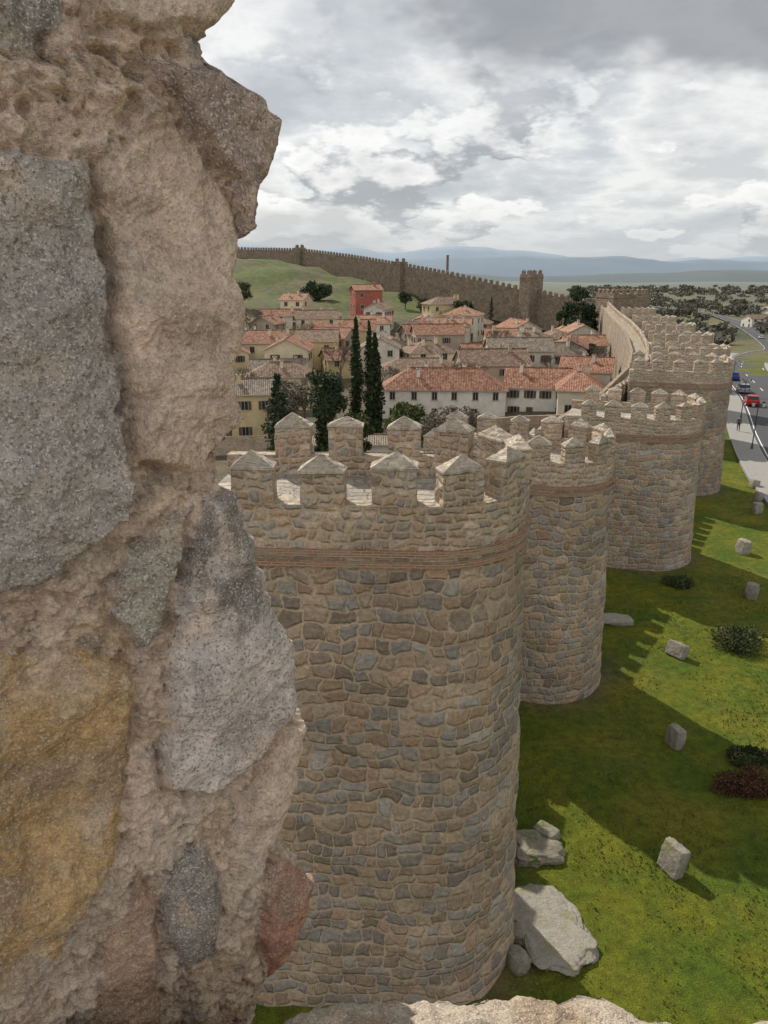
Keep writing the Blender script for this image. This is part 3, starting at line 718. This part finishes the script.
gx,gy=gx[keep],gy[keep];gz=hgt(gx,gy)
for x,y,z in zip(gx,gy,gz):
    bad=False
    for (c,R,a,L,t) in TW[:3]:
        if (x-c[0])**2+(y-c[1])**2<(R+.4)**2: bad=True
    if bad or x<np.interp(y,NY,NX)+.3: continue
    a=random.random()*6.28;h=random.uniform(.05,.13);w=random.uniform(.02,.05);lx,ly=random.uniform(-.06,.06),random.uniform(-.06,.06)
    dx,dy=math.cos(a)*w,math.sin(a)*w
    mb.face([(x-dx,y-dy,z-.01),(x+dx,y+dy,z-.01),(x+lx,y+ly,z+h)],0)
mb.build('grass',[simple('grass_blades',(.14,.16,.025),.8,.5,1.2,c2=(.08,.105,.015))])
# ---------------------------------------------------------------- the parapet the viewer leans on
PIT=math.radians(18);F_=740.0
P1=np.array([-.159,.90]);e_=np.array([-.793,-.61]);n_=np.array([.61,-.793]);wv=np.array([-.5,.866]);n2_=np.array([.866,.5])
def facept(px,py):
    u=(px-384)/F_;v=(512-py)/F_;dy=math.cos(PIT)+v*math.sin(PIT);dz=-math.sin(PIT)+v*math.cos(PIT)
    t=(n_@P1)/(n_[0]*u+n_[1]*dy);p=np.array([u*t,dy*t]);return (p-P1)@e_,dz*t
sil=[(255,-120),(245,-40),(238,0),(212,35),(226,72),(262,100),(276,122),(273,160),(262,200),(250,222),(247,260),(249,300),(243,350),(243,400),(234,450),(232,480),(240,515),(252,560),(268,600),(284,640),(294,690),(303,718),(303,760),(291,800),(274,850),(296,866),(313,888),(304,925),(285,960),(268,985),(258,1024),(250,1080),(245,1140)]
sp=sorted([facept(*q)[::-1] for q in sil]);sz_=np.array([q[0] for q in sp]);sa_=np.array([q[1] for q in sp])
z=np.arange(-1.35,.48,.0024);bb=np.concatenate([np.arange(-.26,-.03,.006),np.arange(-.03,.62,.0021)])
ZZ,BB=np.meshgrid(z,bb,indexing='ij')
AE=np.interp(ZZ,sz_,sa_)+.005*fbm(ZZ/.03,ZZ*0,0,4,50)
AA=AE+BB
# embedded stones: outline, colour, protrusion, kind (0 tan, 1 granite, 2 iron stained)
stones=[
 ([(-80,152),(40,150),(98,165),(112,290),(130,420),(137,520),(92,548),(62,582),(0,600),(-80,610)],(.47,.415,.37),.016,1),
 ([(165,60),(232,68),(290,95),(300,150),(280,240),(246,236),(228,180),(200,130),(152,62)],(.42,.32,.27),.020,1),
 ([(104,170),(150,95),(196,122),(238,205),(262,300),(262,420),(228,446),(190,474),(140,458),(134,410),(114,290)],(.69,.53,.41),.012,0),
 ([(196,500),(190,560),(170,622),(142,655),(112,618),(122,572),(150,540)],(.42,.37,.30),.010,1),
 ([(204,498),(260,480),(300,640),(306,705),(286,730),(250,775),(205,800),(166,796),(170,700),(186,600)],(.66,.57,.51),.018,1),
 ([(-80,668),(62,650),(130,662),(136,742),(120,850),(62,962),(18,1012),(-80,1030)],(.56,.36,.17),.016,2),
 ([(330,700),(330,790),(282,848),(250,902),(232,942),(224,880),(250,800),(290,738)],(.74,.58,.44),.012,0),
 ([(270,852),(340,872),(330,940),(272,1000),(260,940)],(.58,.31,.215),.018,2),
 ([(176,860),(214,848),(226,900),(214,962),(180,976),(164,920)],(.36,.31,.27),.008,1),
 ([(140,868),(164,900),(160,1080),(86,1080),(102,978)],(.56,.36,.25),.008,2),
 ([(-80,-80),(62,-80),(63,8),(38,46),(-80,58)],(.36,.33,.30),.016,1),
 ([(72,-140),(280,-140),(270,0),(228,36),(160,42),(92,22)],(.66,.52,.39),.012,0)]
wa=.010*fbm(AA/.06,ZZ/.06,0,3,61);wz=.010*fbm(AA/.06+9,ZZ/.06,0,3,62)
wa=wa+.005*fbm(AA/.012,ZZ/.012,0,3,65);wz=wz+.005*fbm(AA/.012+5,ZZ/.012,0,3,66)
mort=np.array([.71,.55,.42])
Ht=.015*fbm(AA/.12,ZZ/.12,0,4,70)+.009*fbm(AA/.035,ZZ/.035,0,4,71,.6)+.005*fbm(AA/.009,ZZ/.009,0,3,72)
pit=fbm(AA/.022,ZZ/.018,0,3,73);Ht-=.013*ss(.2,.55,pit)
pit2=fbm(AA/.008,ZZ/.007,0,2,173);Ht-=.005*ss(.3,.6,pit2)
lump=ss(.1,.35,fbm(AA/.028+8,ZZ/.024,0,2,78));Ht+=.007*lump
colr=np.zeros(AA.shape+(4,));colr[...,:3]=mort*(1+.25*fbm(AA/.09,ZZ/.09,0,4,74)+.15*fbm(AA/.02,ZZ/.02,0,3,79))[...,None]
pk=ss(.0,.4,fbm(AA/.12+3,ZZ/.12,0,4,75))[...,None]
colr[...,:3]=colr[...,:3]*(1-pk*.6)+np.array([.68,.59,.50])*pk*.6
dk=ss(.15,.5,fbm(AA/.05+13,ZZ/.07,0,5,76))[...,None]
colr[...,:3]=colr[...,:3]*(1-dk*.45)+np.array([.46,.30,.20])*dk*.45
och=ss(.2,.45,fbm(AA/.10+33,ZZ/.09,0,5,176,.6))[...,None]
colr[...,:3]=colr[...,:3]*(1-och*.4)+np.array([.62,.42,.22])*och*.4
gy_=ss(.18,.4,fbm(AA/.07+53,ZZ/.06,0,6,276,.65))[...,None]
colr[...,:3]=colr[...,:3]*(1-gy_*.5)+np.array([.36,.32,.28])*gy_*.5
colr[...,3]=.3
for k,(poly,c,pr,typ) in enumerate(stones):
    V=np.array([facept(*q) for q in poly]);px_=AA+wa;pz_=ZZ+wz
    dmin=np.full(AA.shape,9.0);ins_=np.zeros(AA.shape,bool)
    for i in range(len(V)):
        a=V[i];b_=V[(i+1)%len(V)];ab=b_-a
        t=np.clip(((px_-a[0])*ab[0]+(pz_-a[1])*ab[1])/(ab@ab),0,1)
        dmin=np.minimum(dmin,np.hypot(px_-a[0]-ab[0]*t,pz_-a[1]-ab[1]*t))
        cnd=((a[1]>pz_)!=(b_[1]>pz_))&(px_<(ab[0])*(pz_-a[1])/(ab[1] if abs(ab[1])>1e-9 else 1e-9)+a[0])
        ins_^=cnd
    s=np.where(ins_,dmin,-dmin)
    m=ss(-.002,.012,s);ms=ss(-.001,.003,s)
    q=AA-V[:,0].mean();r=ZZ-V[:,1].mean()
    surf=pr+.018*fbm(q/.16+k*5,r/.14,0,3,80+k)+.008*fbm(q/.035+k,r/.035,0,5,81+k,.65)
    n5=fbm(q/.10+k,r/.08,0,3,99+k)*6;fc=(np.floor(n5)+ss(.35,.65,n5-np.floor(n5)))/6;surf=surf+.020*fc
    surf=surf-.010*ss(.012,0,s)
    Ht=Ht*(1-m)+surf*m
    Ht-=.009*np.exp(-((s+.003)/.006)**2)*ss(-.2,.4,fbm(AA/.05,ZZ/.05,0,2,101+k))
    cv=np.array(c)*(1+.38*fbm(q/.07+k,r/.07,0,6,103+k,.68))[...,None]
    if typ==2:
        t2=ss(-.1,.35,fbm(q/.06,r/.06,0,5,107+k))[...,None];cv=cv*(1-t2*.55)+np.array([.36,.27,.20])*t2*.55
        t2=ss(.1,.4,fbm(q/.04+7,r/.05,0,5,109+k))[...,None];cv=cv*(1-t2*.5)+np.array([.68,.53,.34])*t2*.5
    if typ==1:
        t2=ss(.15,.45,fbm(q/.05+4,r/.05,0,5,117+k))[...,None];cv=cv*(1-t2*.45)+np.array([.58,.46,.36])*t2*.45
    if k==4:
        t2=(ss(.0,.25,fbm(q/.05+4,r/.08,0,5,108))*ss(-.02,.08,r))[...,None];cv=cv*(1-t2*.8)+np.array([.22,.19,.165])*t2*.8
    sm=ss(.12,.42,fbm(AA/.05+k*3,ZZ/.07,0,5,111))*ss(.05,.0,s-.02)
    mc=(ms*(1-sm*.75))[...,None]
    colr[...,:3]=colr[...,:3]*(1-mc)+cv*mc
    colr[...,3]=colr[...,3]*(1-ms)+(.95 if typ==1 else .4)*ms
tb_=ss(-.035,.02,BB)[...,None]
XYb=np.where(BB[...,None]>=0,P1+e_*(AE+BB)[...,None],P1+e_*AE[...,None]+wv*(-BB)[...,None])
nrm=n_*tb_+n2_*(1-tb_);nrm/=np.linalg.norm(nrm,axis=-1)[...,None]
XY=XYb+nrm*(Ht-.012*np.exp(-np.abs(BB)/.012)-.01)[...,None]
PP=np.concatenate([XY,(ZZ+H+.003*fbm(AA/.02,ZZ/.02,0,2,120))[...,None]],-1)
def heavy(name,PP,colr,mat):
    me=bpy.data.meshes.new(name);ny,nx=PP.shape[:2];idx=np.arange(ny*nx).reshape(ny,nx)
    F=np.stack([idx[:-1,:-1],idx[:-1,1:],idx[1:,1:],idx[1:,:-1]],-1).reshape(-1,4)
    me.from_pydata(PP.reshape(-1,3).tolist(),[],F.tolist());me.polygons.foreach_set('use_smooth',[True]*len(F))
    ca=me.color_attributes.new('Col','FLOAT_COLOR','POINT');ca.data.foreach_set('color',colr.astype(np.float32).ravel())
    me.materials.append(mat);me.update();o=bpy.data.objects.new(name,me);scn.collection.objects.link(o);return o
m,nt,b=newmat('weathered_stone_and_mortar',.95)
vc=N(nt,'ShaderNodeVertexColor',{'layer_name':'Col'});p=geo(nt)
g1=noise(nt,p,230,2,.6);g2=noise(nt,p,330,1,.6);g3=noise(nt,p,55,6,.78)
sp1=mrange(nt,g1,.55,.63);sp2=mrange(nt,g2,.58,.65);am=vc.outputs[1]
c=mixc(nt,1.0,vc.outputs[0],gray(nt,mrange(nt,g3,.25,.75,.52,1.48)),'MULTIPLY')
c=mixc(nt,M(nt,'MULTIPLY',sp1,mrange(nt,am,.3,1,.28,.7)),c,(.18,.145,.12))
c=mixc(nt,M(nt,'MULTIPLY',sp2,mrange(nt,am,.3,1,.4,.7)),c,(.85,.78,.68))
nt.links.new(c,b.inputs['Base Color'])
bump(nt,b,M(nt,'ADD',g3,M(nt,'MULTIPLY',g1,.6)),.011)
m_near=m
heavy('stone_merlon',PP,colr,m_near)
xs2=np.arange(-.42,1.5,.004);tt=np.concatenate([np.arange(-.35,0,.005),np.arange(0,.35,.006)])
TT,XX=np.meshgrid(tt,xs2,indexing='ij')
ye=.700+.010*np.sin(XX*9+1)+.030*fbm(XX/.14,XX*0,0,4,130)+.035*np.exp(-((XX+.10)/.09)**2)
cell=fbm(XX/.13,TT/.12,0,3,131)
q5=cell*5;cell=(np.floor(q5)+ss(.4,.6,q5-np.floor(q5)))/5
yy=np.where(TT<0,ye+TT,ye-.15*TT);zz=np.where(TT<0,-.89+TT*-.02,-.89-TT)
zz=zz+np.where(TT<0,1,.2)*(.03*cell+.012*fbm(XX/.03,TT/.03,0,5,132))-.03*np.exp(-np.abs(TT)/.02)
yy=yy+np.where(TT<0,0,1)*(.02*cell+.01*fbm(XX/.03,TT/.03,0,4,133))
cs=np.zeros(XX.shape+(4,));t2=ss(-.1,.15,fbm(XX/.1,TT/.1,0,5,140))[...,None];cs[...,:3]=np.array([.40,.30,.21])*(1-t2)+np.array([.50,.42,.33])*t2
cs[...,3]=.5
heavy('parapet_sill',np.stack([XX,yy,zz+H],-1)[:, ::-1],cs[:, ::-1],m_near)
mb=MB();mb.box((-1,-2.2,(H-1.0)/2-1),(7,5.5,H+1.0),0,0);mb.build('viewing_tower',[m_wall])
# ---------------------------------------------------------------- sun, sky, camera
EL=math.radians(41);AZ=math.radians(32.5)
s=Vector((-math.sin(AZ)*math.cos(EL),math.cos(AZ)*math.cos(EL),math.sin(EL))).normalized()
sl=bpy.data.lights.new('sun','SUN');sl.energy=5.0;sl.angle=math.radians(.5);sl.color=(1,.94,.84)
so=bpy.data.objects.new('sun',sl);scn.collection.objects.link(so);so.rotation_euler=s.to_track_quat('Z','Y').to_euler();so.location=(0,0,60)
w=bpy.data.worlds.new('World');scn.world=w;w.use_nodes=True;nt=w.node_tree;bg=nt.nodes['Background']
sky=N(nt,'ShaderNodeTexSky',{'sky_type':'NISHITA','sun_disc':False,'sun_elevation':EL,'sun_rotation':-AZ})
tc=N(nt,'ShaderNodeTexCoord').outputs['Generated'];sp_=N(nt,'ShaderNodeSeparateXYZ',None,{0:tc})
zz_=M(nt,'MAXIMUM',sp_.outputs[2],0.0)
def skyvec(off,dz=0.0,seed=0.0,sx=1.0):
    zq=M(nt,'ADD',zz_,dz);den=M(nt,'ADD',zq,off)
    return N(nt,'ShaderNodeCombineXYZ',None,{0:M(nt,'MULTIPLY',M(nt,'DIVIDE',sp_.outputs[0],den),sx),1:M(nt,'DIVIDE',sp_.outputs[1],den),2:seed}).outputs[0]
v1=skyvec(.22,0,.7)
nA=noise(nt,v1,1.3,6,.58)
veil=ramp(nt,nA,[(.38,(.56,.59,.62)),(.46,(.72,.74,.76)),(.53,(1.0,1.0,.98)),(.62,(.72,.73,.74))])
def dens_(dz):
    v=skyvec(.34,dz,5.3)
    return M(nt,'ADD',M(nt,'MULTIPLY',noise(nt,v,3.1,6,.55),.72),M(nt,'MULTIPLY',noise(nt,v,1.1,0,.5),.28))
d0=dens_(0.0);d1=dens_(.028)
cov=mrange(nt,d0,.485,.515,0,1,True)
lit=mrange(nt,M(nt,'SUBTRACT',d0,d1),-.035,.05,0,1,True)
thick=mrange(nt,d0,.53,.64,0,1)
cc=mixc(nt,lit,(.42,.44,.47),(1.12,1.11,1.08))
cc=mixc(nt,M(nt,'MULTIPLY',thick,.6),cc,(.38,.39,.42))
ccol=mixc(nt,M(nt,'MULTIPLY',cov,M(nt,'MULTIPLY',mrange(nt,sp_.outputs[2],.26,.14,.25,1.0),.92)),veil,cc)
v3=skyvec(.25,0,8.1);deck=mrange(nt,M(nt,'ADD',noise(nt,v3,1.0,5,.6),M(nt,'ADD',mrange(nt,sp_.outputs[2],.12,.30,-.22,.10),mrange(nt,sp_.outputs[0],-.2,.45,-.14,.11))),.46,.60,0,1,True)
deck=M(nt,'MULTIPLY',deck,mrange(nt,sp_.outputs[2],.40,.7,1,.0))
ccol=mixc(nt,M(nt,'MULTIPLY',deck,.8),ccol,(.31,.32,.335))
ccol=mixc(nt,mrange(nt,sp_.outputs[2],0,.10,.85,0,True),ccol,(.62,.66,.70))
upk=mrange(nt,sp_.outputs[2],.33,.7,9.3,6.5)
back=mrange(nt,sp_.outputs[1],.1,-.5,1.0,1.8)  # sky behind the viewer brightened, added fill for the shaded stone faces
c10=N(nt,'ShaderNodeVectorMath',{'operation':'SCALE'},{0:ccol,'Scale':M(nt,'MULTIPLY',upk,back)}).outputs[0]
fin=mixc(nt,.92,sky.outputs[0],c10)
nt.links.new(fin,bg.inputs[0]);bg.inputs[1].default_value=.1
cam=bpy.data.cameras.new('camera');co=bpy.data.objects.new('camera',cam);scn.collection.objects.link(co)
co.location=(0,0,H);co.rotation_euler=(math.radians(90-18),0,0);cam.sensor_fit='VERTICAL';cam.sensor_height=36;cam.lens=36*740/1024;cam.clip_start=.02;cam.clip_end=20000
scn.camera=co
scn.view_settings.view_transform='Standard';scn.view_settings.look='None';scn.view_settings.exposure=0
